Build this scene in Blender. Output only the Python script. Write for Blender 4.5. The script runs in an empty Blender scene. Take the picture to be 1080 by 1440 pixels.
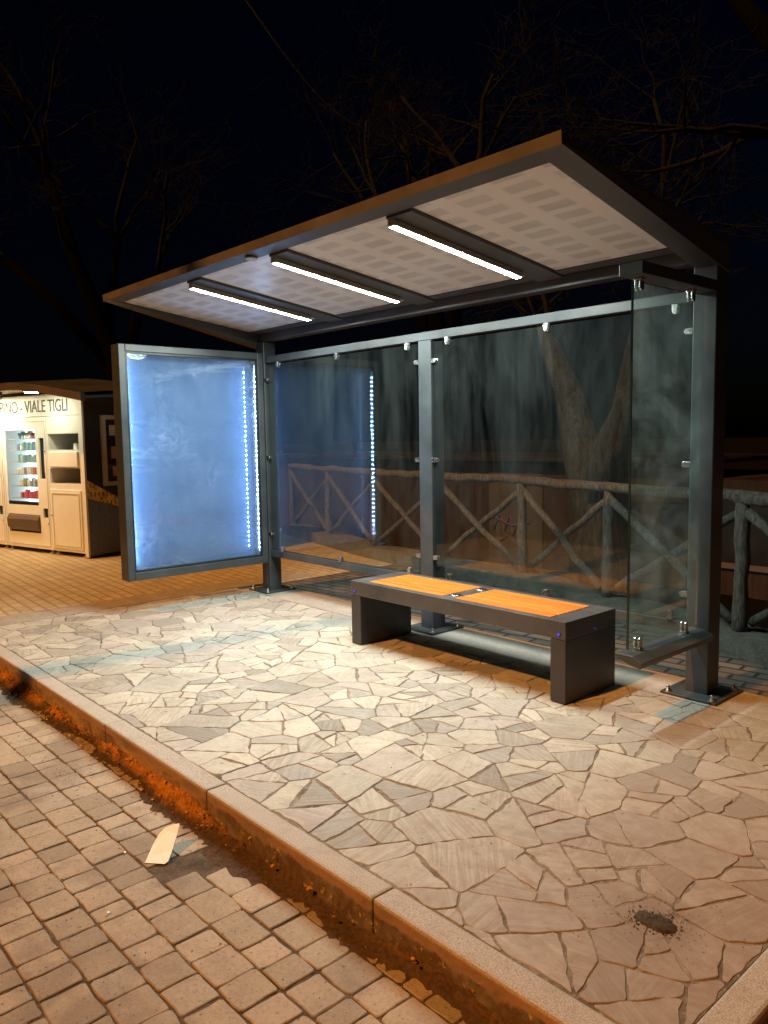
import bpy, bmesh, math, random
from mathutils import Vector, Matrix, Euler
R = math.radians
rng = random.Random(7)
S = bpy.context.scene
COL = S.collection

# ------------------------------------------------------------------ helpers
class MB:
    """collects shapes in one bmesh and links them as ONE mesh object"""
    def __init__(self):
        self.bm = bmesh.new()
    def box(self, x0, x1, y0, y1, z0, z1, bevel=0.0, mat=None, segs=2):
        bm = bmesh.new()
        vs = [bm.verts.new((x, y, z)) for x in (x0, x1) for y in (y0, y1) for z in (z0, z1)]
        for f in ((0, 1, 3, 2), (4, 6, 7, 5), (0, 4, 5, 1), (2, 3, 7, 6), (0, 2, 6, 4), (1, 5, 7, 3)):
            bm.faces.new([vs[i] for i in f])
        if bevel:
            bmesh.ops.bevel(bm, geom=list(bm.edges), offset=bevel, segments=segs, affect='EDGES', profile=.5)
        self._merge(bm, mat)
        return self
    def prism(self, pts, axis, a0, a1, bevel=0.0, mat=None):
        """polygon pts in the two other axes, extruded along axis"""
        bm = bmesh.new()
        def P(p, a):
            return {'x': (a, p[0], p[1]), 'y': (p[0], a, p[1]), 'z': (p[0], p[1], a)}[axis]
        lo = [bm.verts.new(P(p, a0)) for p in pts]
        hi = [bm.verts.new(P(p, a1)) for p in pts]
        n = len(pts)
        bm.faces.new(lo); bm.faces.new(list(reversed(hi)))
        for i in range(n):
            bm.faces.new((lo[i], hi[i], hi[(i + 1) % n], lo[(i + 1) % n]))
        bmesh.ops.recalc_face_normals(bm, faces=bm.faces)
        if bevel:
            bmesh.ops.bevel(bm, geom=list(bm.edges), offset=bevel, segments=2, affect='EDGES', profile=.5)
        self._merge(bm, mat)
        return self
    def tube(self, pts, radii, sides=6, caps=True, wob=0.0):
        bm = self.bm
        pts = [Vector(p) for p in pts]
        if not hasattr(radii, '__len__'):
            radii = [radii] * len(pts)
        rings = []
        ref = None
        for i, p in enumerate(pts):
            t = (pts[min(i + 1, len(pts) - 1)] - pts[max(i - 1, 0)])
            t = t.normalized() if t.length > 1e-9 else Vector((0, 0, 1))
            if ref is None:
                ref = Vector((1, 0, 0)) if abs(t.x) < .8 else Vector((0, 1, 0))
            a = (ref - t * ref.dot(t)).normalized(); b = t.cross(a); ref = a
            ring = []
            for k in range(sides):
                an = 2 * math.pi * k / sides
                r = radii[i] * (1 + (rng.uniform(-wob, wob) if wob else 0))
                ring.append(bm.verts.new(p + (a * math.cos(an) + b * math.sin(an)) * r))
            rings.append(ring)
        for r0, r1 in zip(rings, rings[1:]):
            for k in range(sides):
                f = bm.faces.new((r0[k], r0[(k + 1) % sides], r1[(k + 1) % sides], r1[k])); f.smooth = True
        if caps and sides > 2:
            bm.faces.new(list(reversed(rings[0]))); bm.faces.new(rings[-1])
        return self
    def cyl(self, c, d, r, h, sides=20, bevel=0.0):
        """closed cylinder from c along d (unit) of height h"""
        d = Vector(d).normalized(); c = Vector(c)
        if bevel:
            return self.tube([c, c, c + d * (h - bevel), c + d * h], [r - .0001, r, r, r - bevel], sides)
        return self.tube([c, c + d * h], [r, r], sides)
    def poly(self, pts):
        self.bm.faces.new([self.bm.verts.new(p) for p in pts]); return self
    def _merge(self, bm, mat=None):
        me = bpy.data.meshes.new('tmp')
        if mat is not None:
            bm.transform(mat)
        bm.to_mesh(me); bm.free()
        self.bm.from_mesh(me)
        bpy.data.meshes.remove(me)
    def build(self, name, material, parent=None, smooth=False, loc=None):
        me = bpy.data.meshes.new(name)
        if smooth:
            for f in self.bm.faces: f.smooth = True
        self.bm.to_mesh(me); self.bm.free()
        o = bpy.data.objects.new(name, me)
        for m in (material if isinstance(material, (list, tuple)) else [material]):
            me.materials.append(m)
        COL.objects.link(o)
        if parent: o.parent = parent
        if loc: o.location = loc
        return o

def tag(o, label=None, cat=None, group=None, kind=None):
    if label: o['label'] = label
    if cat: o['category'] = cat
    if group: o['group'] = group
    if kind: o['kind'] = kind
    return o

def empty(name, loc=(0, 0, 0), rz=0):
    o = bpy.data.objects.new(name, None); COL.objects.link(o)
    o.location = loc; o.rotation_euler = (0, 0, rz); o.empty_display_size = .1
    return o

# ------------------------------------------------------------------ materials
class NT:
    def __init__(self, name):
        self.m = bpy.data.materials.new(name); self.m.use_nodes = True
        self.t = self.m.node_tree; self.t.nodes.clear()
        self.out = self.n('ShaderNodeOutputMaterial')
    def n(self, typ, **kw):
        nd = self.t.nodes.new(typ)
        for k, v in kw.items():
            if k in nd.inputs.keys() if isinstance(k, str) else False:
                nd.inputs[k].default_value = v
            else:
                setattr(nd, k, v)
        return nd
    def l(self, a, b): self.t.links.new(a, b)
    def coords(self, kind='Object', scale=(1, 1, 1), rot=(0, 0, 0)):
        tc = self.n('ShaderNodeTexCoord'); mp = self.n('ShaderNodeMapping')
        mp.inputs['Scale'].default_value = scale; mp.inputs['Rotation'].default_value = rot
        self.l(tc.outputs[kind], mp.inputs[0]); return mp.outputs[0]
    def noise(self, vec, scale, detail=4, rough=.6, dist=0.0):
        nd = self.n('ShaderNodeTexNoise'); nd.inputs['Scale'].default_value = scale
        nd.inputs['Detail'].default_value = detail; nd.inputs['Roughness'].default_value = rough
        nd.inputs['Distortion'].default_value = dist
        if vec is not None: self.l(vec, nd.inputs['Vector'])
        return nd.outputs['Fac']
    def ramp(self, fac, stops, interp='LINEAR'):
        nd = self.n('ShaderNodeValToRGB'); cr = nd.color_ramp; cr.interpolation = interp
        while len(cr.elements) < len(stops): cr.elements.new(.5)
        for e, (p, c) in zip(cr.elements, stops):
            e.position = p; e.color = (*c, 1) if len(c) == 3 else c
        self.l(fac, nd.inputs[0]); return nd.outputs[0]
    def maprange(self, v, a, b, c, d):
        nd = self.n('ShaderNodeMapRange')
        for k, x in zip(('From Min', 'From Max', 'To Min', 'To Max'), (a, b, c, d)): nd.inputs[k].default_value = x
        self.l(v, nd.inputs[0]); return nd.outputs[0]
    def mix(self, fac, a, b, mode='MIX'):
        nd = self.n('ShaderNodeMix'); nd.data_type = 'RGBA'; nd.blend_type = mode
        for s, v in ((nd.inputs[0], fac), (nd.inputs[6], a), (nd.inputs[7], b)):
            if isinstance(v, (int, float)): s.default_value = v
            elif isinstance(v, tuple): s.default_value = (*v, 1)
            else: self.l(v, s)
        return nd.outputs[2]
    def math(self, op, a, b=None):
        nd = self.n('ShaderNodeMath'); nd.operation = op
        for s, v in ((nd.inputs[0], a), (nd.inputs[1], b)):
            if v is None: continue
            if isinstance(v, (int, float)): s.default_value = v
            else: self.l(v, s)
        return nd.outputs[0]
    def bump(self, h, strength=.3, dist=.01, normal=None):
        nd = self.n('ShaderNodeBump'); nd.inputs['Strength'].default_value = strength
        nd.inputs['Distance'].default_value = dist; self.l(h, nd.inputs['Height'])
        if normal is not None: self.l(normal, nd.inputs['Normal'])
        return nd.outputs[0]
    def pbr(self, color, rough=.6, metal=0.0, normal=None, spec=None, emis=None, estr=0):
        b = self.n('ShaderNodeBsdfPrincipled')
        for s, v in ((b.inputs['Base Color'], color), (b.inputs['Roughness'], rough), (b.inputs['Metallic'], metal)):
            if isinstance(v, (int, float)): s.default_value = v
            elif isinstance(v, tuple): s.default_value = (*v, 1)
            else: self.l(v, s)
        if spec is not None: b.inputs['Specular IOR Level'].default_value = spec
        if normal is not None: self.l(normal, b.inputs['Normal'])
        if emis is not None:
            if isinstance(emis, tuple): b.inputs['Emission Color'].default_value = (*emis, 1)
            else: self.l(emis, b.inputs['Emission Color'])
            b.inputs['Emission Strength'].default_value = estr
        self.l(b.outputs[0], self.out.inputs[0]); return b

def m_paint(name, col, rough=.42, dirt=.25):
    t = NT(name); v = t.coords()
    n1 = t.noise(v, 3.0, 6, .65); n2 = t.noise(v, 160, 2, .5)
    d = tuple(c * (1 - dirt) for c in col); l = tuple(min(1, c * (1 + dirt)) for c in col)
    c = t.ramp(n1, [(.3, d), (.7, l)])
    t.pbr(c, t.maprange(n1, .3, .7, rough - .08, rough + .12), 0, t.bump(n2, .12, .001), .5)
    return t.m

def m_emit(name, col, strength):
    t = NT(name); e = t.n('ShaderNodeEmission')
    e.inputs[0].default_value = (*col, 1); e.inputs[1].default_value = strength
    t.l(e.outputs[0], t.out.inputs[0]); return t.m

def m_metal(name, col=(.62, .62, .6), rough=.28):
    t = NT(name); v = t.coords()
    t.pbr(col, t.maprange(t.noise(v, 40, 3), .3, .7, rough - .08, rough + .1), 1.0)
    return t.m

def m_glass(name, film_lo=.01, film_hi=.07, f0=.06, tint=(.88, .95, .93), film_col=(.55, .62, .62), streak=(1.2, 1.2, .35), wrinkle=False, rough=.0):
    """thin pane: straight transmission, mirror reflection rising at grazing angles, and a smeared dust film, on the shelter panes also for blurred reflections"""
    t = NT(name)
    tr = t.n('ShaderNodeBsdfTransparent'); tr.inputs[0].default_value = (*tint, 1)
    gl = t.n('ShaderNodeBsdfGlossy'); gl.inputs['Roughness'].default_value = rough; gl.inputs[0].default_value = (.95, 1, 1, 1)
    lw = t.n('ShaderNodeLayerWeight'); lw.inputs[0].default_value = .5
    p = t.math('POWER', lw.outputs['Facing'], 5.0)
    fr = t.math('ADD', t.math('MULTIPLY', p, 1 - f0), f0)
    mx = t.n('ShaderNodeMixShader'); t.l(fr, mx.inputs[0]); t.l(tr.outputs[0], mx.inputs[1]); t.l(gl.outputs[0], mx.inputs[2])
    v = t.coords('Object', streak)
    a = t.noise(v, 2.2, 7, .68, 1.1); b = t.noise(t.coords('Object', (6, 6, .5)), 3.0, 5, .6)
    s = t.math('MULTIPLY', t.maprange(a, .36, .68, 0, 1), t.maprange(b, .3, .7, .45, 1.0))
    if wrinkle:
        w = t.noise(t.coords('Object', (1, 1, 1.6), (0, .5, 0)), 2.6, 3, .5, 3.2)
        rid = t.math('SUBTRACT', 1.0, t.math('MULTIPLY', t.math('ABSOLUTE', t.math('SUBTRACT', w, .5)), 16.0))
        rid = t.math('MAXIMUM', rid, 0.0)
        blk = t.maprange(t.noise(t.coords('Object', (1, 1, 1)), 1.7, 2, .5), .48, .62, 0, 1)
        s = t.math('ADD', t.math('MULTIPLY', s, .40), t.math('MULTIPLY', t.math('MULTIPLY', t.math('POWER', rid, 2.0), blk), .9))
        nb = t.bump(w, .12, .02); t.l(nb, gl.inputs['Normal'])
    fac = t.maprange(s, 0, 1, film_lo, film_hi)
    df = t.n('ShaderNodeBsdfDiffuse'); df.inputs[0].default_value = (*film_col, 1)
    tl = t.n('ShaderNodeBsdfTranslucent'); tl.inputs[0].default_value = (*film_col, 1)
    dm = t.n('ShaderNodeMixShader'); dm.inputs[0].default_value = .5
    t.l(df.outputs[0], dm.inputs[1]); t.l(tl.outputs[0], dm.inputs[2])
    m2 = t.n('ShaderNodeMixShader'); t.l(fac, m2.inputs[0]); t.l(mx.outputs[0], m2.inputs[1]); t.l(dm.outputs[0], m2.inputs[2])
    t.l(m2.outputs[0], t.out.inputs[0])
    return t.m

def m_flag():
    t = NT('quartzite_flagstone')
    at = t.n('ShaderNodeAttribute', attribute_name='tone'); sep = t.n('ShaderNodeSeparateColor'); t.l(at.outputs['Color'], sep.inputs[0])
    uv = t.n('ShaderNodeUVMap', uv_map='grain')
    mp = t.n('ShaderNodeMapping'); mp.inputs['Scale'].default_value = (1.6, 26, 1); t.l(uv.outputs[0], mp.inputs[0])
    st = t.noise(mp.outputs[0], 2.2, 6, .62, .5)
    mp2 = t.n('ShaderNodeMapping'); mp2.inputs['Scale'].default_value = (4, 60, 1); t.l(uv.outputs[0], mp2.inputs[0])
    st2 = t.noise(mp2.outputs[0], 3.0, 3, .6)
    o = t.coords()
    big = t.noise(o, 1.1, 5, .6); fine = t.noise(o, 120, 4, .7); med = t.noise(o, 14, 5, .65)
    base = t.ramp(sep.outputs[0], [(0, (.22, .21, .19)), (.2, (.35, .335, .295)), (.45, (.42, .405, .355)), (.7, (.47, .445, .385)), (.85, (.38, .345, .32)), (1, (.30, .30, .285))])
    dark = t.mix(1.0, base, (.60, .56, .52), 'MULTIPLY')
    amt = t.maprange(sep.outputs[1], 0, 1, .10, .85)
    c = t.mix(t.math('MULTIPLY', t.maprange(st, .36, .62, 0, 1), amt), base, dark)
    c = t.mix(t.math('MULTIPLY', t.maprange(st2, .5, .75, 0, .3), amt), c, (.52, .48, .42))
    blot = t.noise(o, 4.2, 6, .7, .8)
    c = t.mix(t.maprange(big, .42, .7, 0, .35), c, (.24, .20, .155))
    c = t.mix(t.maprange(blot, .50, .68, 0, .45), c, (.235, .205, .175))
    c = t.mix(t.maprange(blot, .46, .30, 0, .30), c, (.50, .47, .41))
    c = t.mix(t.maprange(med, .52, .78, 0, .55), c, (.17, .14, .115))
    c = t.mix(t.maprange(fine, .60, .8, 0, .5), c, (.11, .095, .08))
    gr = t.noise(o, 48, 5, .8)
    c = t.mix(t.maprange(gr, .50, .74, 0, .5), c, (.19, .165, .14))
    c = t.mix(t.maprange(gr, .42, .26, 0, .4), c, (.56, .52, .46))
    vo = t.n('ShaderNodeTexVoronoi'); vo.inputs['Scale'].default_value = 9.0; t.l(o, vo.inputs['Vector'])
    c = t.mix(t.math('MULTIPLY', t.maprange(vo.outputs['Distance'], .05, .09, .75, 0), t.maprange(blot, .48, .55, 0, 1)), c, (.08, .068, .058))
    # dirt gathered in a few places (scuffed corner beside the right kerb)
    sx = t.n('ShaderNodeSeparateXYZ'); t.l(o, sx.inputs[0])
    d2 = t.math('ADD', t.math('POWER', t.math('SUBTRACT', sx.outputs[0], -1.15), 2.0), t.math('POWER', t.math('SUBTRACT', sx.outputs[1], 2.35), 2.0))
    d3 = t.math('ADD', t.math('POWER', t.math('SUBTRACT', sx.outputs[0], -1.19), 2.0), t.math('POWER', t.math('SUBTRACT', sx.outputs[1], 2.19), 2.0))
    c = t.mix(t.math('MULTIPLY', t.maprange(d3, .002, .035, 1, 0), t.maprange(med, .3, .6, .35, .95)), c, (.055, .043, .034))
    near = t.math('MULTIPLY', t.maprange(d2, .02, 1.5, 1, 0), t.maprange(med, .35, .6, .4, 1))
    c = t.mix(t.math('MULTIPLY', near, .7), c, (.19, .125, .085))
    c = t.mix(t.maprange(sx.outputs[0], -2.6, -1.2, 0, .38), c, (.25, .175, .125))  # brown tint growing towards the right end of the paving
    h = t.math('ADD', t.math('MULTIPLY', st, .7), t.math('ADD', t.math('MULTIPLY', med, .5), t.math('MULTIPLY', fine, .25)))
    t.pbr(c, t.maprange(st, .3, .7, .55, .8), 0, t.bump(h, .6, .005), .35)
    return t.m

def m_soil(name, a, b, scale=30):
    t = NT(name); v = t.coords()
    n = t.noise(v, scale, 6, .7); f = t.noise(v, scale * 8, 3, .7)
    c = t.mix(t.maprange(f, .55, .8, 0, .5), t.ramp(n, [(.3, a), (.7, b)]), tuple(min(1, x * 1.9) for x in b))
    t.pbr(c, .9, 0, t.bump(t.math('ADD', n, f), .6, .008), .08); return t.m

def m_paver():
    t = NT('worn_concrete_paver')
    at = t.n('ShaderNodeAttribute', attribute_name='tone'); sep = t.n('ShaderNodeSeparateColor'); t.l(at.outputs['Color'], sep.inputs[0])
    o = t.coords(); med = t.noise(o, 10, 5, .65); fine = t.noise(o, 170, 4, .72); sp = t.noise(o, 55, 3, .6)
    c = t.ramp(sep.outputs[0], [(0, (.25, .20, .145)), (.35, (.33, .265, .19)), (.7, (.385, .305, .22)), (1, (.32, .27, .21))])
    c = t.mix(t.maprange(med, .45, .75, 0, .5), c, (.20, .15, .115))
    gr = t.noise(o, 62, 5, .8)
    c = t.mix(t.maprange(gr, .50, .72, 0, .65), c, (.16, .115, .085))
    c = t.mix(t.maprange(gr, .42, .28, 0, .45), c, (.52, .41, .33))
    c = t.mix(t.maprange(fine, .56, .75, 0, .6), c, (.12, .085, .065))
    c = t.mix(t.maprange(fine, .2, .4, .35, 0), c, (.46, .36, .29))
    c = t.mix(t.maprange(sp, .64, .70, 0, .8), c, (.06, .045, .035))
    big = t.noise(o, 2.3, 4, .6)
    c = t.mix(t.maprange(big, .52, .64, 0, .55), c, (.15, .11, .085))
    t.pbr(c, t.maprange(fine, .3, .7, .6, .85), 0, t.bump(t.math('ADD', fine, t.math('MULTIPLY', sp, .8)), .5, .004), .3)
    return t.m

def m_kerb():
    t = NT('granite_kerb')
    o = t.coords(); sx = t.n('ShaderNodeSeparateXYZ'); t.l(o, sx.inputs[0])
    fine = t.noise(o, 230, 3, .75); med = t.noise(o, 9, 6, .7); pat = t.noise(o, 4.5, 6, .7, .6)
    c = t.ramp(fine, [(.32, (.17, .14, .12)), (.5, (.36, .32, .28)), (.68, (.50, .46, .41))])
    c = t.mix(t.maprange(med, .5, .75, 0, .45), c, (.22, .17, .13))
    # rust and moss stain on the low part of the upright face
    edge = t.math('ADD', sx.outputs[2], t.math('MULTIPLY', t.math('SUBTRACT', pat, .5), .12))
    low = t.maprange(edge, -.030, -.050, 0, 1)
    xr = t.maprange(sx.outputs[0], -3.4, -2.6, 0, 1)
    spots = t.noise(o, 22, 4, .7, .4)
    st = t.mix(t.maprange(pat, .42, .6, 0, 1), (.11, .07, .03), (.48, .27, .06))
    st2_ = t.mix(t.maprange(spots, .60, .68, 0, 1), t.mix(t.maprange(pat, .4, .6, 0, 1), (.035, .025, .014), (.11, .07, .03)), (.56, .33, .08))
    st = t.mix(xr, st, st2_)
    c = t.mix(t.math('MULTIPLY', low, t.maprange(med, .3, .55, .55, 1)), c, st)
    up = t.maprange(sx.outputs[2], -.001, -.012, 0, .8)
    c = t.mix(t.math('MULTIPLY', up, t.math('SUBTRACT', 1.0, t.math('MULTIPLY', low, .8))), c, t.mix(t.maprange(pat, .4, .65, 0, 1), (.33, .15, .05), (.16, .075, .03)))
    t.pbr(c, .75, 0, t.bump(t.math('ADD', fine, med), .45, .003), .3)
    return t.m

def m_bricks(name, c1, c2, mort, scale, rot=0.0, bw=.5, rh=.25):
    t = NT(name); v = t.coords('Object', (1, 1, 1), (0, 0, rot))
    b = t.n('ShaderNodeTexBrick'); t.l(v, b.inputs['Vector'])
    b.inputs['Color1'].default_value = (*c1, 1); b.inputs['Color2'].default_value = (*c2, 1); b.inputs['Mortar'].default_value = (*mort, 1)
    b.inputs['Scale'].default_value = scale; b.inputs['Mortar Size'].default_value = .014; b.inputs['Mortar Smooth'].default_value = .4
    b.inputs['Brick Width'].default_value = bw; b.inputs['Row Height'].default_value = rh; b.inputs['Bias'].default_value = 0
    o = t.coords(); n = t.noise(o, 3, 5, .65); f = t.noise(o, 90, 4, .7)
    c = t.mix(t.maprange(n, .4, .7, 0, .6), b.outputs[0], tuple(x * .5 for x in c1))
    c = t.mix(t.maprange(f, .55, .8, 0, .5), c, tuple(x * .4 for x in c2))
    h = t.math('ADD', t.math('MULTIPLY', b.outputs['Fac'], -1.0), t.math('MULTIPLY', f, .35))
    t.pbr(c, .75, 0, t.bump(h, .9, .008), .3); return t.m

def m_bark(name, a, b, sc=1.0):
    t = NT(name); v = t.coords('Object', (6 * sc, 6 * sc, 1.5 * sc))
    n = t.noise(v, 3, 7, .7, .5); f = t.noise(t.coords(), 45 * sc, 4, .7)
    c = t.ramp(n, [(.3, a), (.68, b)])
    t.pbr(c, .9, 0, t.bump(t.math('ADD', n, t.math('MULTIPLY', f, .5)), 1.0, .05), .03); return t.m

def m_wood_slats():
    t = NT('varnished_orange_wood'); tc = t.n('ShaderNodeTexCoord')
    at = t.n('ShaderNodeAttribute', attribute_name='tone'); sep = t.n('ShaderNodeSeparateColor'); t.l(at.outputs['Color'], sep.inputs[0])
    v = t.coords('Object', (2, 40, 40)); n = t.noise(v, 2.5, 6, .6, .8)
    c = t.ramp(n, [(.3, (.36, .11, .016)), (.5, (.52, .18, .028)), (.72, (.62, .25, .05))])
    c = t.mix(t.math('MULTIPLY', sep.outputs[0], .6), c, (.30, .10, .018))
    t.pbr(c, .34, 0, t.bump(n, .15, .002), .5); return t.m

def m_solar():
    """pale translucent backing of a glass solar module with the cells showing as darker tiles"""
    t = NT('solar_module_backing'); o = t.coords(); sx = t.n('ShaderNodeSeparateXYZ'); t.l(o, sx.inputs[0])
    def tile(s, pitch, fill):
        fr = t.math('FRACT', t.math('DIVIDE', t.math('ADD', s, 20.0), pitch))
        e = t.math('ABSOLUTE', t.math('SUBTRACT', fr, .5))
        return t.maprange(e, fill * .5 - .03, fill * .5 + .03, 1, 0)
    m = t.math('MULTIPLY', tile(sx.outputs[0], .305, .64), tile(sx.outputs[1], .1415, .60))
    n = t.noise(o, 5, 4, .6); n2 = t.noise(o, 1.3, 3, .5)
    c = t.mix(t.math('MULTIPLY', m, t.maprange(n, .3, .7, .35, .8)), (.90, .90, .93), (.56, .57, .60))
    c = t.mix(t.maprange(n2, .4, .7, 0, .2), c, (.55, .5, .48))
    b = t.pbr(c, .35, 0, None, .5)
    return t.m

def m_mural():
    """printed night view of a street: a row of yellow house fronts over a dark road"""
    t = NT('printed_side_panel'); o = t.coords(); sx = t.n('ShaderNodeSeparateXYZ'); t.l(o, sx.inputs[0])
    n = t.noise(o, 9, 5, .7); n2 = t.noise(o, 26, 3, .7)
    z = sx.outputs[2]
    y = sx.outputs[1]
    top = t.math('ADD', t.math('MULTIPLY', t.math('SUBTRACT', y, .0), -.55), 1.04)
    bot = t.math('ADD', t.math('MULTIPLY', y, -.30), .80)
    band = t.math('MULTIPLY', t.math('LESS_THAN', z, top), t.math('GREATER_THAN', z, bot))
    win = t.math('MULTIPLY', t.math('GREATER_THAN', t.math('FRACT', t.math('MULTIPLY', y, 16.0)), .62), t.math('GREATER_THAN', t.math('FRACT', t.math('MULTIPLY', z, 8.0)), .5))
    hs = t.mix(t.math('MULTIPLY', win, .8), t.ramp(n, [(.35, (.10, .06, .03)), (.5, (.75, .52, .16)), (.7, (.8, .62, .28))]), (.10, .07, .04))
    low = t.ramp(n2, [(.3, (.09, .12, .20)), (.7, (.16, .20, .30))])
    c = t.mix(t.math('LESS_THAN', z, bot), (.03, .036, .045), low)
    c = t.mix(band, c, hs)
    t.pbr(c, .3, 0, None, .5); return t.m

M = {}
M['post'] = m_paint('anthracite_paint', (.045, .052, .058), .36)
M['bench'] = m_paint('dark_bench_paint', (.040, .038, .040), .42)
M['seat_frame'] = m_paint('worn_toplit_frame_paint', (.062, .060, .062), .30, .35)  # worn paint, lightened to carry the light falling on the seat top
M['roof'] = m_paint('roof_frame_paint', (.070, .072, .076), .40)
M['roof_lip'] = m_paint('roof_lip_paint', (.115, .10, .095), .45)
M['steel'] = m_metal('brushed_steel')
M['zinc'] = m_metal('zinc_bolt', (.5, .49, .46), .35)
M['glass'] = m_glass('dusty_reflection_glass', .001, .042, .058, (.90, .94, .94))  # dust smears double as blurred street reflections put into the pane
M['side_glass'] = m_glass('dusty_reflection_side_glass', .006, .10, .08, (.88, .95, .93), (.55, .62, .62), (.8, .8, 1.3))  # pale blotches stand in for bands of reflected lights, with some dust
M['glass_edge'] = m_paint('green_glass_edge', (.012, .028, .024), .2)
M['film_glass'] = m_glass('filmed_display_glass', .05, .26, .10, (.93, .96, 1), (.52, .68, .95), (1, 1, 1), True, .02)
M['led'] = m_emit('white_led', (.89, 1.0, .91), 450)
M['panel_led'] = m_emit('blue_white_led', (.38, .63, 1.0), 330)
M['panel_strip'] = m_emit('blue_white_strip', (.40, .66, 1.0), 4)
t = NT('panel_back_board'); v = t.coords()
b_ = t.pbr(t.ramp(t.noise(v, 2, 4, .6), [(.3, (.10, .18, .32)), (.7, (.15, .24, .41))]), .10, 0, None, .9)
b_.inputs['Coat Weight'].default_value = 1.0; b_.inputs['Coat Roughness'].default_value = .01; b_.inputs['Coat IOR'].default_value = 2.8
M['board'] = t.m
M['black'] = m_paint('black_plastic', (.012, .012, .014), .4)
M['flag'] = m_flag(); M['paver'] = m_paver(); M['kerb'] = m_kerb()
M['mortar'] = m_soil('joint_soil', (.07, .055, .042), (.27, .23, .185), 5)
M['road_bed'] = m_soil('road_joint_soil', (.05, .038, .028), (.13, .10, .075), 9)
M['concrete'] = m_soil('rough_concrete', (.25, .225, .195), (.36, .33, .29), 6)
M['ledge'] = m_soil('mossy_concrete', (.07, .07, .058), (.15, .146, .128), 7)
M['left_brick'] = m_bricks('square_bricks', (.52, .43, .27), (.44, .36, .23), (.31, .25, .16), 1.0, 0.06, .21, .11)
M['rear_brick'] = m_bricks('rear_bricks', (.17, .145, .13), (.12, .105, .097), (.035, .03, .028), 1.0, -.12, .24, .12)
M['earth'] = m_soil('bare_earth', (.0012, .0011, .001), (.003, .0027, .0024), 4)
M['wood'] = m_wood_slats(); M['solar'] = m_solar(); M['mural'] = m_mural()
M['log'] = m_bark('weathered_log', (.05, .045, .040), (.28, .26, .23), 2.6)
M['bark'] = m_bark('tree_bark', (.010, .012, .013), (.085, .095, .094))
M['far_bark'] = m_bark('dark_bark', (.001, .0009, .0009), (.0035, .003, .0028))
M['twig'] = m_bark('twig_bark', (.012, .013, .016), (.026, .027, .030))
M['cream'] = m_paint('cream_powder_coat', (.73, .76, .74), .38, .06)
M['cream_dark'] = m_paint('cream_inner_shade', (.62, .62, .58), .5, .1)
M['fascia'] = m_paint('brown_canopy_fascia', (.10, .085, .085), .5, .2)
M['soffit'] = m_paint('pale_canopy_lining', (.74, .68, .52), .55, .06)
M['kiosk_dark'] = m_paint('dark_kiosk_roof', (.018, .02, .024), .6, .3)
M['blue_light'] = m_emit('blue_marker_light', (.09, .06, 1.0), 1.6)
M['white_bulb'] = m_emit('white_marker_light', (.9, .95, 1.0), 1.2)
M['lamp'] = m_emit('warm_canopy_lamp', (1.0, .90, .60), 170)
M['grey_frame'] = m_paint('grey_aluminium', (.42, .41, .39), .35, .1)
M['letters'] = m_paint('dark_grey_lettering', (.07, .065, .06), .5, .05)
M['paper'] = m_paint('dirty_white_plastic', (.84, .85, .82), .5, .08)
M['purple'] = m_paint('purple_spray_paint', (.10, .06, .20), .6, .1)
M['pink'] = m_paint('pale_pink_metal', (.55, .36, .32), .4, .1)

# ------------------------------------------------------------------ camera
yaw, pitch, roll = R(138.18090957), R(-5.51449481), R(-0.89590915)
F = 1100.5692
f = Vector((math.cos(pitch) * math.cos(yaw), math.cos(pitch) * math.sin(yaw), math.sin(pitch)))
r = Vector((math.sin(yaw), -math.cos(yaw), 0)); u = r.cross(f)
c_, s_ = math.cos(roll), math.sin(roll)
r, u = c_ * r + s_ * u, -s_ * r + c_ * u
cam = bpy.data.cameras.new('camera'); co = bpy.data.objects.new('camera', cam); COL.objects.link(co)
cam.sensor_fit = 'VERTICAL'; cam.sensor_height = 36; cam.sensor_width = 27; cam.lens = F / 1440 * 36
cam.clip_start = .05; cam.clip_end = 600
co.matrix_world = Matrix(((r.x, u.x, -f.x, 0), (r.y, u.y, -f.y, 0), (r.z, u.z, -f.z, 1.55), (0, 0, 0, 1)))
S.camera = co

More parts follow.
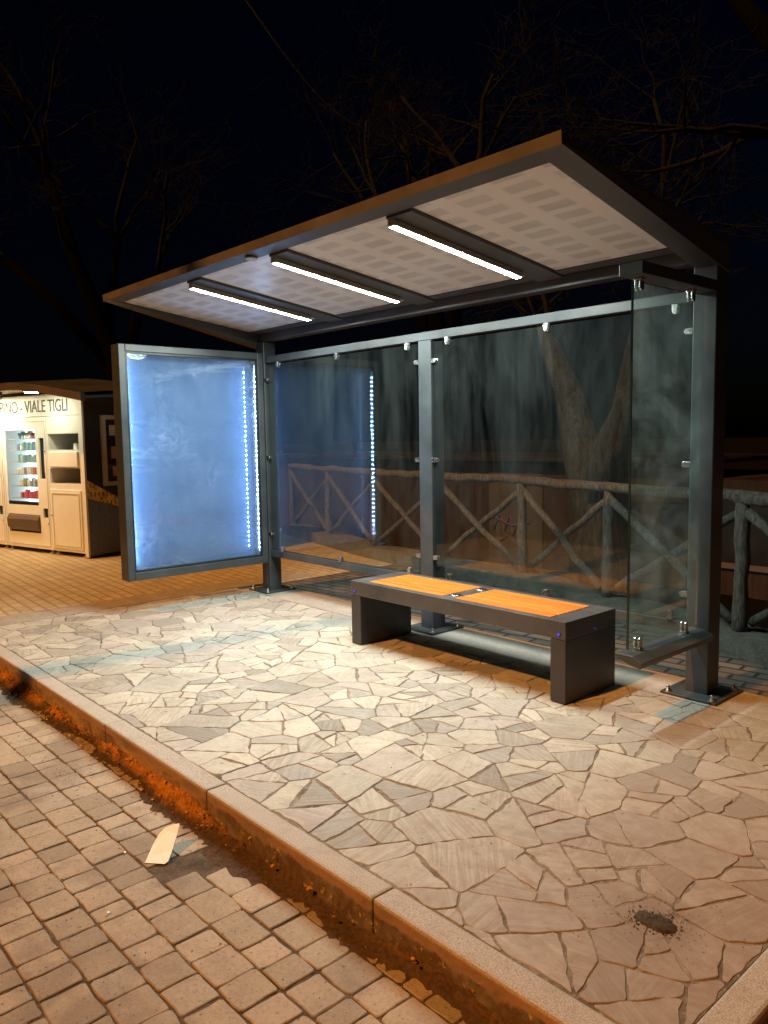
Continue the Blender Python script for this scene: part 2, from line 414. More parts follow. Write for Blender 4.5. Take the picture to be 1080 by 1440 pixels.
# ------------------------------------------------------------------ flagstones
def clip(poly, p, n):
    out = []
    for i in range(len(poly)):
        a, b = poly[i], poly[(i + 1) % len(poly)]
        da, db = (a - p).dot(n), (b - p).dot(n)
        if da <= 0: out.append(a)
        if (da < 0 < db) or (db < 0 < da):
            out.append(a + (b - a) * (da / (da - db)))
    return out
def area(p):
    return .5 * sum(p[i].x * p[(i + 1) % len(p)].y - p[(i + 1) % len(p)].x * p[i].y for i in range(len(p)))
def cent(p):
    return sum(p, Vector((0, 0))) / len(p)
def crazy_polys(x0, x1, y0, y1, step, rg, amin, amax):
    seeds = []
    nx, ny = int((x1 - x0) / step) + 3, int((y1 - y0) / step) + 3
    for i in range(-1, nx):
        for j in range(-1, ny):
            seeds.append(Vector((x0 + (i + .5 + rg.uniform(-.45, .45)) * step, y0 + (j + .5 + rg.uniform(-.45, .45)) * step)))
    out = []
    for s in seeds:
        poly = [Vector((x0, y0)), Vector((x1, y0)), Vector((x1, y1)), Vector((x0, y1))]
        for q in sorted(seeds, key=lambda q: (q - s).length_squared)[1:22]:
            poly = clip(poly, (s + q) / 2, (q - s).normalized())
            if len(poly) < 3: break
        if len(poly) >= 3 and area(poly) > 1e-4: out.append(poly)
    def split(p):
        a = area(p)
        thr = amin * (amax / amin) ** (rg.random() ** 1.25)
        if a < thr * 1.6 or len(p) < 3: return [p]
        e = max(((p[(i + 1) % len(p)] - p[i]) for i in range(len(p))), key=lambda v: v.length)
        # long axis of the polygon
        c = cent(p); sxx = sum((q - c).x ** 2 for q in p); syy = sum((q - c).y ** 2 for q in p); sxy = sum((q - c).x * (q - c).y for q in p)
        th = .5 * math.atan2(2 * sxy, sxx - syy) + rg.gauss(0, .38)
        n = Vector((math.cos(th), math.sin(th)))
        c = c + n * rg.uniform(-.16, .16) * math.sqrt(a)
        A, B = clip(p, c, n), clip(p, c, -n)
        if len(A) < 3 or len(B) < 3 or min(area(A), area(B)) < .0035: return [p]
        return split(A) + split(B)
    res = []
    for p in out: res += split(p)
    return res
def inset(p, d):
    q = p
    for i in range(len(p)):
        a, b = p[i], p[(i + 1) % len(p)]
        e = (b - a)
        if e.length < 1e-6: continue
        n = Vector((e.y, -e.x)).normalized()
        q = clip(q, a - n * d, n)
        if len(q) < 3: return None
    # merge tiny edges
    r_ = []
    for i, a in enumerate(q):
        if (a - q[(i + 1) % len(q)]).length > .006: r_.append(a)
    return r_ if len(r_) > 2 else None
def roughen(p, rg, amp, seg=.038):
    out = []
    n = len(p)
    for i in range(n):
        a, b, z = p[i], p[(i + 1) % n], p[i - 1]
        e = b - a; L = e.length
        k = min(.012, L * .22); kz = min(.012, (a - z).length * .22)
        out.append(a + (z - a).normalized() * kz * rg.uniform(.3, 1))
        out.append(a + e / L * k * rg.uniform(.3, 1))
        m = int(L / seg)
        nn = Vector((e.y, -e.x)).normalized()
        bow = rg.uniform(-1, 1) * min(.009, L * .03)
        for j in range(1, m):
            t_ = j / m
            out.append(a + e * t_ + nn * (rg.uniform(-amp, amp) + bow * math.sin(math.pi * t_)))
    return out
def stones_mesh(name, polys, rg, material, gap=(.0018, .0060), amp=.0062, lift=.0016, depth=.03, bev=.0028, ztop=0.0):
    bm = bmesh.new(); uvl = bm.loops.layers.uv.new('grain'); cl = bm.loops.layers.float_color.new('tone')
    for p in polys:
        q = inset(p, rg.uniform(*gap))
        if not q or area(q) < .0012: continue
        q = roughen(q, rg, amp)
        c = cent(q); tx, ty = rg.gauss(0, .0045), rg.gauss(0, .0045); dz = rg.uniform(-lift, lift) + ztop
        def top(v, d=0): return Vector((v.x, v.y, dz + tx * (v.x - c.x) + ty * (v.y - c.y) - d))
        inn = [v + (c - v).normalized() * min(bev, (c - v).length * .3) for v in q]
        T = [bm.verts.new(top(v)) for v in inn]
        B = [bm.verts.new(top(v, bev * .8)) for v in q]
        D = [bm.verts.new((v.x, v.y, ztop - depth)) for v in q]
        fs = [bm.faces.new(T)]
        n = len(q)
        for i in range(n):
            j = (i + 1) % n
            fs.append(bm.faces.new((B[i], B[j], T[j], T[i]))); fs.append(bm.faces.new((D[i], D[j], B[j], B[i])))
        a = rg.uniform(0, math.pi); ca, sa = math.cos(a), math.sin(a); ou, ov = rg.uniform(0, 50), rg.uniform(0, 50)
        tone = (rg.random(), rg.random(), rg.random(), 1)
        for fc in fs:
            for lp in fc.loops:
                x, y = lp.vert.co.x, lp.vert.co.y
                lp[uvl].uv = (ca * x - sa * y + ou, sa * x + ca * y + ov); lp[cl] = tone
    bmesh.ops.recalc_face_normals(bm, faces=bm.faces)
    me = bpy.data.meshes.new(name); bm.to_mesh(me); bm.free(); me.materials.append(material)
    o = bpy.data.objects.new(name, me); COL.objects.link(o)
    return o
rg = random.Random(21)
YI0, YI1, XI0, XI1 = 1.728, 4.22, -7.04, -.905
polys = crazy_polys(XI0, XI1, YI0, YI1, .265, rg, .009, .085)
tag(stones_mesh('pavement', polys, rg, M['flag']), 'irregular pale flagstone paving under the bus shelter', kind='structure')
tag(MB().box(XI0 - .02, XI1 + .005, YI0 - .01, YI1 + .0, -.20, -.0032).build('pavement_bed', M['mortar']), 'dark mortar between the flagstones', kind='structure')
tag(MB().box(-6.95, XI1 + .005, YI1 + .002, 4.62, -.2, .0).build('pavement_strip', M['concrete']), 'rough concrete strip behind the flagstones', kind='structure')

# kerbs --------------------------------------------------------------
mb = MB()
kx = [-15.4 + 1.12 * i for i in range(0, 13)]
x = -.795
edges = [-.795, -1.9, -3.02, -4.13, -5.25, -6.36, -7.45]
for b, a in zip(edges, edges[1:]):
    mb.box(a + .0025, b - .0025, 1.618, 1.722, -.22, .006 + rng.uniform(-.002, .002), .011)
for i in range(6):
    a = 1.7255 + i * 1.12; mb.box(-.899, -.795 , a + .0025, a + 1.1175, -.22, .005 + rng.uniform(-.002, .002), .011)
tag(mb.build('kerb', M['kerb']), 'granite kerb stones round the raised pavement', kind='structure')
mb = MB()
for i in range(5):
    mb.box(-7.42, -7.05, 1.725 + i * .7, 1.725 + i * .7 + .692, -.2, .003, .006)
tag(mb.build('kerb_strip', M['concrete']), 'flush pale kerb strip at the left end of the pavement', kind='structure')

# road pavers --------------------------------------------------------
def paver_polys(x0, x1, y0, y1, rg, pitch=.142):
    out = []; y = y0
    while y < y1 - .02:
        h = pitch * rg.uniform(.97, 1.03); yy = min(y + h, y1); x = x0 + rg.uniform(-.1, 0)
        while x < x1:
            w = rg.choice((.095, .125, .125, .15, .155, .19)) * rg.uniform(.96, 1.04)
            sk = rg.uniform(-.006, .006)
            out.append([Vector((x, y)), Vector((x + w, y)), Vector((x + w + sk, yy)), Vector((x + sk * .3, yy))])
            x += w
        y = yy
    return out
rg2 = random.Random(5)
ZR = -.145
pv = paver_polys(-8.4, 1.6, -1.3, 1.60, rg2) + paver_polys(-.785, 1.6, 1.50, 5.5, rg2)
drop = []
for p in pv:
    c = cent(p)
    # pavers sunk under wet silt near the kerb
    if (c - Vector((-2.75, 1.42))).length < .13 and rg2.random() < .85: continue
    drop.append(p)
tag(stones_mesh('road', drop, rg2, M['paver'], (.002, .0048), .0026, .0022, .04, .0038, ZR), 'worn beige block paving of the road', kind='structure')
mb = MB(); bm = mb.bm
# joint bed of the road, gently uneven
nx, ny = 120, 50
vs = [[bm.verts.new((-8.6 + 10.4 * i / nx, -1.5 + 3.115 * j / ny, ZR - .0055 + rng.uniform(-.002, .0025))) for j in range(ny + 1)] for i in range(nx + 1)]
for i in range(nx):
    for j in range(ny):
        bm.faces.new((vs[i][j], vs[i + 1][j], vs[i + 1][j + 1], vs[i][j + 1]))
mb.box(-.79, 1.8, 1.617, 5.7, ZR - .05, ZR - .0055)
tag(mb.build('road_bed', M['road_bed'], smooth=True), 'silt filled joints of the block paving', kind='structure')
# left and rear bricks, wide ground
tag(MB().poly([(-30, 1.9, -.004), (-7.43, 1.62, -.004), (-7.43, 5.0, -.004), (-6.96, 4.63, -.004), (-6.96, 6.6, -.004), (-7.67, 6.75, -.004), (-10.6, 7.5, -.004), (-30, 12, -.004)]).build('path', M['left_brick']), 'brick paved forecourt in front of the vending kiosk', kind='structure')
tag(MB().poly([(-6.955, 4.625, -.006), (-.79, 4.625, -.006), (3.0, 4.625, -.006), (.3, 4.75, -.006), (-1.1, 5.2, -.006), (-2.38, 5.62, -.006), (-3.7, 6.0, -.006), (-5.0, 6.46, -.006), (-6.25, 6.53, -.006), (-6.955, 6.63, -.006)]).build('rear_path', M['rear_brick']), 'brick path between shelter and log fence', kind='structure')
tag(MB().poly([(-200, -200, -.19), (200, -200, -.19), (200, 200, -.19), (-200, 200, -.19)]).build('ground', M['earth']), 'bare dark ground', kind='structure')

# dirt wedge and leaf litter along the kerb ---------------------------
t = NT('kerb_silt'); o = t.coords(); n = t.noise(o, 7, 6, .7); n2 = t.noise(o, 60, 4, .7)
sx = t.n('ShaderNodeSeparateXYZ'); t.l(o, sx.inputs[0])
c = t.ramp(n2, [(.3, (.035, .022, .012)), (.7, (.11, .065, .035))])
org = t.ramp(n2, [(.3, (.16, .055, .008)), (.6, (.50, .20, .03)), (.8, (.60, .28, .06))])
lf = t.maprange(sx.outputs[0], -2.5, -3.3, .12, 1.0)
hi = t.maprange(sx.outputs[2], -.135, -.11, 0, 1)
c = t.mix(t.math('MULTIPLY', t.math('MULTIPLY', lf, hi), t.maprange(n, .38, .55, 0, 1)), c, org)
t.pbr(c, .85, 0, t.bump(t.math('ADD', n, n2), .8, .012), .25); M['silt'] = t.m
mb = MB(); bm = mb.bm
NX = 260; prev = None
for i in range(NX + 1):
    x = -7.4 + 6.55 * i / NX
    h = .03 + .018 * math.sin(x * 3.1) + .014 * math.sin(x * 7.7 + 1) + rng.uniform(-.012, .012)
    if x < -2.7: h += .022
    w = .060 + .028 * math.sin(x * 2.3 + 2) + .020 * math.sin(x * 9) + rng.uniform(-.015, .015)
    col = [bm.verts.new((x, 1.616, ZR + max(h, .01))), bm.verts.new((x, 1.616 - w * .35, ZR + max(h, .01) * .55 + rng.uniform(-.005, .006))),
           bm.verts.new((x, 1.616 - w * .75, ZR + .010 + rng.uniform(-.006, .004))), bm.verts.new((x, 1.616 - w * 1.25, ZR + .001)), bm.verts.new((x, 1.616 - w * 1.6 - .03, ZR - .013))]
    if prev:
        for k in range(4): bm.faces.new((prev[k], col[k], col[k + 1], prev[k + 1]))
    prev = col
bmesh.ops.recalc_face_normals(bm, faces=bm.faces)
tag(mb.build('mud', M['silt'], smooth=True), 'rusty brown silt banked against the foot of the kerb', kind='stuff')
M['leaf_orange'] = m_soil('dry_orange_leaf', (.42, .17, .03), (.62, .33, .09), 20)
mb = MB()
for i in range(520):
    x = rng.uniform(-7.2, -.9)
    if i > 150 and x > -2.9: x = rng.uniform(-7.2, -2.9)
    d = abs(rng.gauss(0, .05)); y = 1.612 - d; z = ZR + max(.012, .07 - d * .75) + .004
    if rng.random() < .25: y = 1.6165; z = rng.uniform(-.11, -.045); sz = rng.uniform(.002, .006)
    else: sz = rng.uniform(.003, .010)
    rot = Euler((rng.uniform(-.7, .9), rng.uniform(-.6, .6), rng.uniform(0, 6.3))).to_matrix()
    k = rng.randint(4, 6)
    mb.poly([Vector((x, y, z)) + rot @ Vector((math.cos(6.283 * j / k) * sz * rng.uniform(.7, 1.5), math.sin(6.283 * j / k) * sz * rng.uniform(.5, 1), rng.uniform(-.1, .1) * sz)) for j in range(k)])
tag(mb.build('leaves', M['leaf_orange']), 'small dry orange leaves caught along the kerb', kind='stuff')
# grit and crumbs on road and paving
M['grit'] = m_soil('grit', (.10, .08, .06), (.34, .29, .23), 25)
mb = MB()
def pebble(x, y, z, s):
    bm = bmesh.new(); bmesh.ops.create_icosphere(bm, subdivisions=1, radius=s)
    for v in bm.verts: v.co *= rng.uniform(.7, 1.2); v.co.z *= .6
    mb._merge(bm, Matrix.Translation((x, y, z + s * .25)))
for i in range(420):
    pebble(rng.uniform(-5.5, -.9), rng.uniform(.2, 1.5), ZR, rng.choice((.0015, .002, .003, .004)))
for i in range(90):
    a = rng.uniform(0, 6.28); d = abs(rng.gauss(0, .10)); pebble(-3.95 + math.cos(a) * d * 1.6, 1.33 + math.sin(a) * d * .6, ZR, rng.uniform(.002, .005))
for i in range(150):
    pebble(rng.uniform(-6.8, -.95), rng.uniform(1.75, 4.1), .001, rng.choice((.0015, .002, .003)))
for i in range(420):
    a = rng.uniform(0, 6.28); d = abs(rng.gauss(0, .13)); pebble(-1.18 + math.cos(a) * d, 2.22 + math.sin(a) * d, .001, rng.uniform(.001, .0026))
tag(mb.build('gravel', M['grit']), 'scattered grit and crumbs on the paving', kind='stuff')
# dark heap of grit in the near flagstones
mb = MB(); bm = mb.bm
M['dark_grit'] = m_soil('dark_grit', (.03, .024, .019), (.11, .09, .07), 90)
cx, cy = -1.19, 2.19
rings = []
for k in range(7):
    rr = .062 * k / 6
    rings.append([bm.verts.new((cx + math.cos(6.283 * j / 22) * rr * (1.15 + .12 * math.sin(j * .9) + rng.uniform(-.08, .08)) , cy + math.sin(6.283 * j / 22) * rr * (.75 + .1 * math.sin(j * .7) + rng.uniform(-.08, .08)), .014 * (1 - (k / 6) ** 2) - (.004 if k == 6 else 0) + .002 + rng.uniform(-.003, .003))) for j in range(22)] if k else [bm.verts.new((cx, cy, .016))])
for j in range(22): bm.faces.new((rings[0][0], rings[1][j], rings[1][(j + 1) % 22]))
for k in range(1, 6):
    for j in range(22): bm.faces.new((rings[k][j], rings[k + 1][j], rings[k + 1][(j + 1) % 22], rings[k][(j + 1) % 22]))
for f_ in bm.faces: f_.smooth = True
for i in range(420):
    a = rng.uniform(0, 6.28); d = abs(rng.gauss(0, .036)); pebble(cx + math.cos(a) * d * 1.2, cy + math.sin(a) * d * .85, max(.001, .013 * (1 - d / .06)), rng.uniform(.0015, .0045))
tag(mb.build('dirt', M['dark_grit']), 'small dark heap of grit on the flagstones near the right kerb', kind='stuff')
# plastic scrap standing on the road
mb = MB(); bm = mb.bm
prof = [(-.018, 0), (.030, 0.002), (.036, .01), (.034, .06), (.030, .105), (.028, .108), (.012, .104), (-.004, .094), (-.013, .078), (-.018, .05)]
Ry = Euler((R(-60), R(2), R(40))).to_matrix()
def scrap(p, off):
    bend = .008 * math.sin(p[1] / .11 * 3.1)
    return Vector((-2.865, 1.285, ZR + .004)) + Ry @ Vector((p[0] * 1.7, off + bend, p[1] * 1.7))
A = [bm.verts.new(scrap(p, 0)) for p in prof]; B = [bm.verts.new(scrap(p, .003)) for p in prof]
bm.faces.new(A); bm.faces.new(list(reversed(B)))
for i in range(len(prof)): bm.faces.new((A[i], B[i], B[(i + 1) % len(prof)], A[(i + 1) % len(prof)]))
bmesh.ops.recalc_face_normals(bm, faces=bm.faces)
tag(mb.build('plastic_scrap', M['paper']), 'curved off-white scrap of plastic standing on the road beside the kerb', 'litter')
for (x, y, s) in ((-2.66, 1.02, .006), (-3.02, 1.24, .005)):
    o = MB().box(-s, s, -s * .7, s * .7, 0, s * 1.1, s * .2).build('white_chip', M['paper'], loc=(x, y, ZR + .003)); o.rotation_euler = (.1, .2, rng.uniform(0, 3))
    tag(o, 'tiny white chip lying on the pavers ' + ('below the plastic scrap' if s > .0055 else 'left of the plastic scrap'), 'litter', 'white chips on the road')

# ------------------------------------------------------------------ bus shelter
sh = empty('bus_shelter', (-4.4, 4.4, 0))
tag(sh, 'dark grey metal bus shelter with glass walls, sloping roof and lit display panel', 'bus shelter')
def sp(o):      # keep world coordinates while parenting to the shelter
    o.parent = sh; o.location = (4.4, -4.4, 0); return o
def sub(o, par):
    o.parent = par; return o
def bolt(x, y, z, par):
    b = MB(); b.cyl((x, y, z), (0, 0, 1), .017, .012, 6); b.cyl((x, y, z + .012), (0, 0, 1), .010, .022, 10, .003); b.cyl((x, y, z - .001), (0, 0, 1), .024, .004, 16)
    return sub(b.build('bolt', M['zinc']), par)
posts = ((-6.76, -6.62), (-4.445, -4.305), (-2.205, -2.065))
for i, (x0, x1) in enumerate(posts):
    top = 2.286 if i == 1 else 2.5      # the middle post carries the top rail, the others the roof
    p = sp(MB().box(x0, x1, 4.36, 4.50, .012, top, .006).build('post', M['post']))
    pl = sub(MB().box(x0 - .10, x1 + .10, 4.25, 4.61, .0035, .0145, .003).build('base_plate', M['post']), p)
    for dx in (x0 - .065, x1 + .065):
        for y in (4.285, 4.575): bolt(dx, y, .0145, p)
# bracket fin at the foot of the right post
# rails
for (a, b) in ((-6.62, -4.445), (-4.305, -2.205)):
    sp(MB().box(a + .001, b - .001, 4.372, 4.44, .36, .425, .004).build('bottom_rail', M['post']))
sp(MB().box(-6.619, -2.206, 4.368, 4.44, 2.288, 2.352, .004).build('top_rail', M['post']))
def clip_v(x, z, up, par):        # half-round glass clip standing on a rail or hanging from it
    d = 1 if up else -1
    pts = [(-.017, 0), (.017, 0)] + [(.017 * math.cos(a), .040 + .017 * math.sin(a)) for a in [math.pi * k / 8 for k in range(9)]]
    b = MB()
    b.prism([(x + p[0], z + d * p[1]) for p in pts], 'y', 4.360, 4.370, .002)
    b.prism([(x + p[0], z + d * p[1]) for p in pts], 'y', 4.385, 4.394, .002)
    return sub(b.build('glass_clip', M['steel']), par)
def clip_h(x, z, right, par):
    d = 1 if right else -1
    pts = [(0, -.017), (0, .017)] + [(.034 + .017 * math.sin(a), .017 * math.cos(a)) for a in [math.pi * k / 8 for k in range(9)]]
    b = MB()
    b.prism([(x + d * p[0], z + p[1]) for p in pts], 'y', 4.360, 4.370, .002)
    b.prism([(x + d * p[0], z + p[1]) for p in pts], 'y', 4.385, 4.394, .002)
    return sub(b.build('glass_clip', M['steel']), par)
for (xa, xb, cx) in ((-6.57, -4.47, (-6.40, -5.487, -4.583)), (-4.28, -2.225, (-4.142, -3.232, -2.316))):
    g = sp(MB().box(xa, xb, 4.372, 4.382, .445, 2.268).build('glass_pane', M['glass']))
    for x in cx: clip_v(x, 2.288, False, g); clip_v(x, .425, True, g)
    for z in (2.125, 1.36, .592):
        clip_h(xa - .05 if xa < -5 else xa - .025, z, True, g); clip_h(xb + (.025 if xa < -5 else .02), z, False, g)
# right side screen: slanted arms, pane, clamps
def arm(z0, z1, y_end, lower):
    b = MB()
    if lower:
        b.prism([(-2.19, z0 + .045), (-2.185, z1), (-2.085, z1), (-2.03, z0 + .03), (-2.04, z0), (-2.10, z0 + .01)], 'y', y_end, 4.358, .003)
    else:
        b.prism([(-2.19, z0), (-2.19, z1), (-2.06, z1), (-2.06, z0)], 'y', y_end, 4.358, .003)
    return sp(b.build('side_arm', M['post']))
a1 = arm(.345, .405, 3.56, True); a2 = arm(2.325, 2.385, 3.56, False)
sg = sp(MB().box(-2.140, -2.130, 3.60, 4.34, .425, 2.30).build('side_glass', M['side_glass']))
sub(MB().box(-2.1405, -2.1295, 3.594, 3.5995, .425, 2.30).build('glass_edge', M['glass_edge']), sg)
for (y, z, d) in ((3.70, .405, 1), (4.20, .405, 1), (3.66, 2.325, -1), (4.20, 2.325, -1)):
    b = MB()
    for x0 in (-2.153, -2.128):
        pts = [(-.016, 0), (.016, 0)] + [(.016 * math.cos(a), .05 + .016 * math.sin(a)) for a in [math.pi * k / 8 for k in range(9)]]
        b.prism([(y + p[0], z + d * p[1]) for p in pts], 'x', x0, x0 + .011, .002)
    b.box(-2.158, -2.112, y - .018, y + .018, z if d > 0 else z - .012, z + .012 if d > 0 else z, .002)
    sub(b.build('glass_clamp', M['steel']), sg)
# roof: frame of beams, solar modules, lamps
XL, XR, YF, YB = -6.88, -2.05, 2.875, 4.52
SL = -.13
def zr(y): return 2.776 + SL * (y - YF)     # underside of the roof sheet
roof = sp(MB().prism([(YF + .02, zr(YF + .02) + .012), (YB, zr(YB) + .012), (YB, zr(YB) + .05), (YF + .02, zr(YF + .02) + .05)], 'x', XL + .012, XR - .012).build('roof', M['roof']))
sub(MB().prism([(YF + .012, zr(YF) - .004), (YF + .004, zr(YF) + .052), (YF - .004, zr(YF) + .052), (YF, zr(YF) - .006)], 'x', XL, XR, .0015).build('fascia', M['roof_lip']), roof)
sub(MB().prism([(YF + .013, zr(YF + .013) - .002), (2.995, zr(2.995) - .002), (2.995, zr(2.995) + .010), (YF + .013, zr(YF + .013) + .010)], 'x', XL + .10, XR - .10).build('front_beam', M['roof']), roof)
for (xa, xb) in ((XL + .001, XL + .14), (XR - .14, XR - .001)):        # tapered side beams
    sub(MB().prism([(YF + .013, zr(YF) - .004), (4.49, 2.44), (4.49, zr(4.49) + .0105), (YF + .013, zr(YF) + .0105)], 'x', xa, xb, .002).build('side_beam', M['roof']), roof)
for xc in (-5.475, -4.35, -3.195):
    sub(MB().prism([(2.997, zr(2.997) - .018), (4.37, zr(4.37) - .018), (4.37, zr(4.37) + .0105), (2.997, zr(2.997) + .0105)], 'x', xc - .10, xc + .10, .002).build('cross_beam', M['roof']), roof)
    hs = sub(MB().prism([(3.01, zr(3.01) - .019), (4.14, zr(4.14) - .019), (4.14, zr(4.14) - .052), (3.01, zr(3.01) - .052)], 'x', xc - .103, xc - .049, .003).build('light_housing', M['grey_frame']), roof)
    ls = sub(MB().prism([(3.02, zr(3.02) - .0522), (4.13, zr(4.13) - .0522), (4.13, zr(4.13) - .0550), (3.02, zr(3.02) - .0550)], 'x', xc - .100, xc - .052).build('light_strip', [M['grey_frame'], M['led']]), roof)
    for p_ in ls.data.polygons: p_.material_index = 1 if p_.normal.z < -.8 else 0
sub(MB().prism([(4.275, zr(4.275) - .006), (4.36, zr(4.36) - .006), (4.36, zr(4.36) + .0105), (4.275, zr(4.275) + .0105)], 'x', XL + .145, XR - .145).build('rear_beam', M['roof']), roof)
sub(MB().box(XL + .145, XR - .145, 4.375, 4.485, 2.505, 2.58, .004).build('rear_beam', M['roof']), roof)
for (xa, xb) in ((-6.74, -5.58), (-5.37, -4.455), (-4.245, -3.30), (-3.09, -2.19)):
    m = MB().prism([(2.996, zr(2.996) + .002), (4.274, zr(4.274) + .002), (4.274, zr(4.274) + .010), (2.996, zr(2.996) + .010)], 'x', xa + .001, xb - .001)
    sub(m.build('solar_panel', M['solar']), roof)
sub(MB().cyl((-4.60, 2.955, zr(2.955) - .004), (0, 0, -1), .042, .014, 24, .004).build('light_sensor', M['grey_frame']), roof)

# lit display panel at the left end
PX0, PX1, PY0, PY1, PZ0, PZ1 = -6.775, -6.615, 2.875, 4.345, .300, 2.385
adp = sp(MB().box(PX0, PX0 + .012, PY0 + .004, PY1 - .004, PZ0 + .004, PZ1 - .004, .002).build('display_panel', M['post']))
fr = MB(); w = .062
fr.box(PX0 + .013, PX1, PY0, PY0 + w, PZ0, PZ1, .005); fr.box(PX0 + .013, PX1, PY1 - w, PY1, PZ0, PZ1, .005)
fr.box(PX0 + .013, PX1 - .001, PY0 + w + .0005, PY1 - w - .0005, PZ0, PZ0 + w + .01, .005); fr.box(PX0 + .013, PX1 - .001, PY0 + w + .0005, PY1 - w - .0005, PZ1 - w, PZ1, .005)
sub(fr.build('frame', M['post']), adp)
gs = MB(); g = .016
gs.box(PX1 - .022, PX1 - .008, PY0 + w + .001, PY0 + w + g, PZ0 + w + .012, PZ1 - w - .002); gs.box(PX1 - .022, PX1 - .008, PY1 - w - g, PY1 - w - .001, PZ0 + w + .012, PZ1 - w - .002)
gs.box(PX1 - .022, PX1 - .009, PY0 + w + g + .001, PY1 - w - g - .001, PZ0 + w + .012, PZ0 + w + .012 + g); gs.box(PX1 - .022, PX1 - .009, PY0 + w + g + .001, PY1 - w - g - .001, PZ1 - w - .002 - g, PZ1 - w - .002)
sub(gs.build('gasket', M['black']), adp)
sub(MB().box(PX0 + .0125, PX0 + .018, PY0 + w + .002, PY1 - w - .002, PZ0 + w + .014, PZ1 - w - .002).build('back_board', M['board']), adp)
sub(MB().box(PX1 - .030, PX1 - .024, PY0 + w + .002, PY1 - w - .002, PZ0 + w + .014, PZ1 - w - .003).build('display_glass', M['film_glass']), adp)
for (y, d) in ((PY1 - w - .004, -1), (PY0 + w + .004, 1)):
    mb = MB(); bm = mb.bm; yb, yf = y, y + d * .006
    zz = [.42]
    for k in range(37): zz += [.46 + k * .0485 - .0075, .46 + k * .0485 + .0075]
    zz.append(2.27); xx = (-6.676, -6.669, -6.655, -6.648)
    fv = [[bm.verts.new((x, yf + (d * .004 if 0 < ix < 3 and 0 < iz < len(zz) - 1 else 0), z)) for ix, x in enumerate(xx)] for iz, z in enumerate(zz)]
    for iz in range(len(zz) - 1):
        for ix in range(3):
            fc = bm.faces.new((fv[iz][ix], fv[iz][ix + 1], fv[iz + 1][ix + 1], fv[iz + 1][ix]))
            if ix == 1: fc.material_index = 1 if iz % 2 == 1 else 2
    bk = [bm.verts.new((x, yb, z)) for x, z in ((xx[0], zz[0]), (xx[3], zz[0]), (xx[3], zz[-1]), (xx[0], zz[-1]))]
    bm.faces.new(bk); bm.faces.new([bk[0]] + fv[0] + [bk[1]]); bm.faces.new([bk[3]] + fv[-1] + [bk[2]])
    bm.faces.new([r_[0] for r_ in fv] + [bk[3], bk[0]]); bm.faces.new([r_[3] for r_ in fv] + [bk[2], bk[1]])
    sub(mb.build('led_strip', [M['grey_frame'], M['panel_led'], M['panel_strip']]), adp)

# ------------------------------------------------------------------ bench
be = empty('bench', (-3.523, 3.925, 0))
tag(be, 'dark metal bench with orange slatted wooden seat under the bus shelter', 'bench')
BX0, BX1, BY0, BY1, BH = -4.48, -2.566, 3.665, 4.185, .483
OB = Vector((3.523, -3.925, 0))
def bp(o, par=be):
    o.parent = par
    if par is be: o.location = OB
    return o
for (a, b) in ((BX0, BX0 + .105), (BX1 - .105, BX1)):
    bp(MB().box(a, b, BY0, BY1, .004, .375, .004).build('leg', M['bench']))
fb = MB()
fb.box(BX0, BX1, BY0, BY0 + .05, .3765, BH, .004); fb.box(BX0, BX1, BY1 - .05, BY1, .3765, BH, .004)
fb.box(BX0, BX0 + .14, BY0 + .0505, BY1 - .0505, .3765, BH - .0005, .003); fb.box(BX1 - .14, BX1, BY0 + .0505, BY1 - .0505, .3765, BH - .0005, .003)
XM = -3.535
fb.box(XM - .055, XM + .055, BY0 + .0505, BY1 - .0505, .39, BH - .0005, .003)
fb.box(BX0 + .141, BX1 - .141, BY0 + .0505, BY1 - .0505, .378, .384)
bp(fb.build('seat_frame', M['seat_frame']))
def slat_panel(xa, xb):
    mb = MB(); n = 5; w = (BY1 - BY0 - .104) / n; bm = mb.bm
    for k in range(n):
        y = BY0 + .052 + k * w
        mb.box(xa + .002, xb - .002, y + .0055, y + w - .0055, .452, BH + .002 + rng.uniform(-.0006, .0006), .003)
    o = bp(mb.build('slat_panel', M['wood']))
    ca = o.data.color_attributes.new('tone', 'FLOAT_COLOR', 'CORNER')
    tones = [rng.random() for _ in range(n)]
    for p in o.data.polygons:
        tn = tones[max(0, min(n - 1, int((p.center.y - BY0 - .052) / w)))]
        for li in p.loop_indices: ca.data[li].color = (tn, tn, tn, 1)
slat_panel(BX0 + .142, XM - .056); slat_panel(XM + .056, BX1 - .142)
for y in (3.80, 4.06):
    so = bp(MB().cyl((XM, y, BH - .001), (0, 0, 1), .040, .006, 28, .002).build('charging_socket', M['steel']))
    bp(MB().cyl((XM, y, BH + .0051), (0, 0, 1), .028, .002, 24).build('socket_cap', M['black']), so)
for (c, d) in (((-4.437, BY0, .405), (0, -1, 0)), ((-2.612, BY0, .405), (0, -1, 0)), ((BX1, 3.954, .400), (1, 0, 0))):
    b = bp(MB().cyl(c, d, .013, .004, 18, .001).build('marker_light', M['black']))
    bp(MB().cyl(Vector(c) + Vector(d) * .0041, d, .0085, .005, 14, .003).build('lens', M['blue_light']), b)
bp(MB().cyl((-4.36, 3.76, .372), (0, 0, -1), .008, .016, 14, .004).build('marker_light', M['white_bulb']))

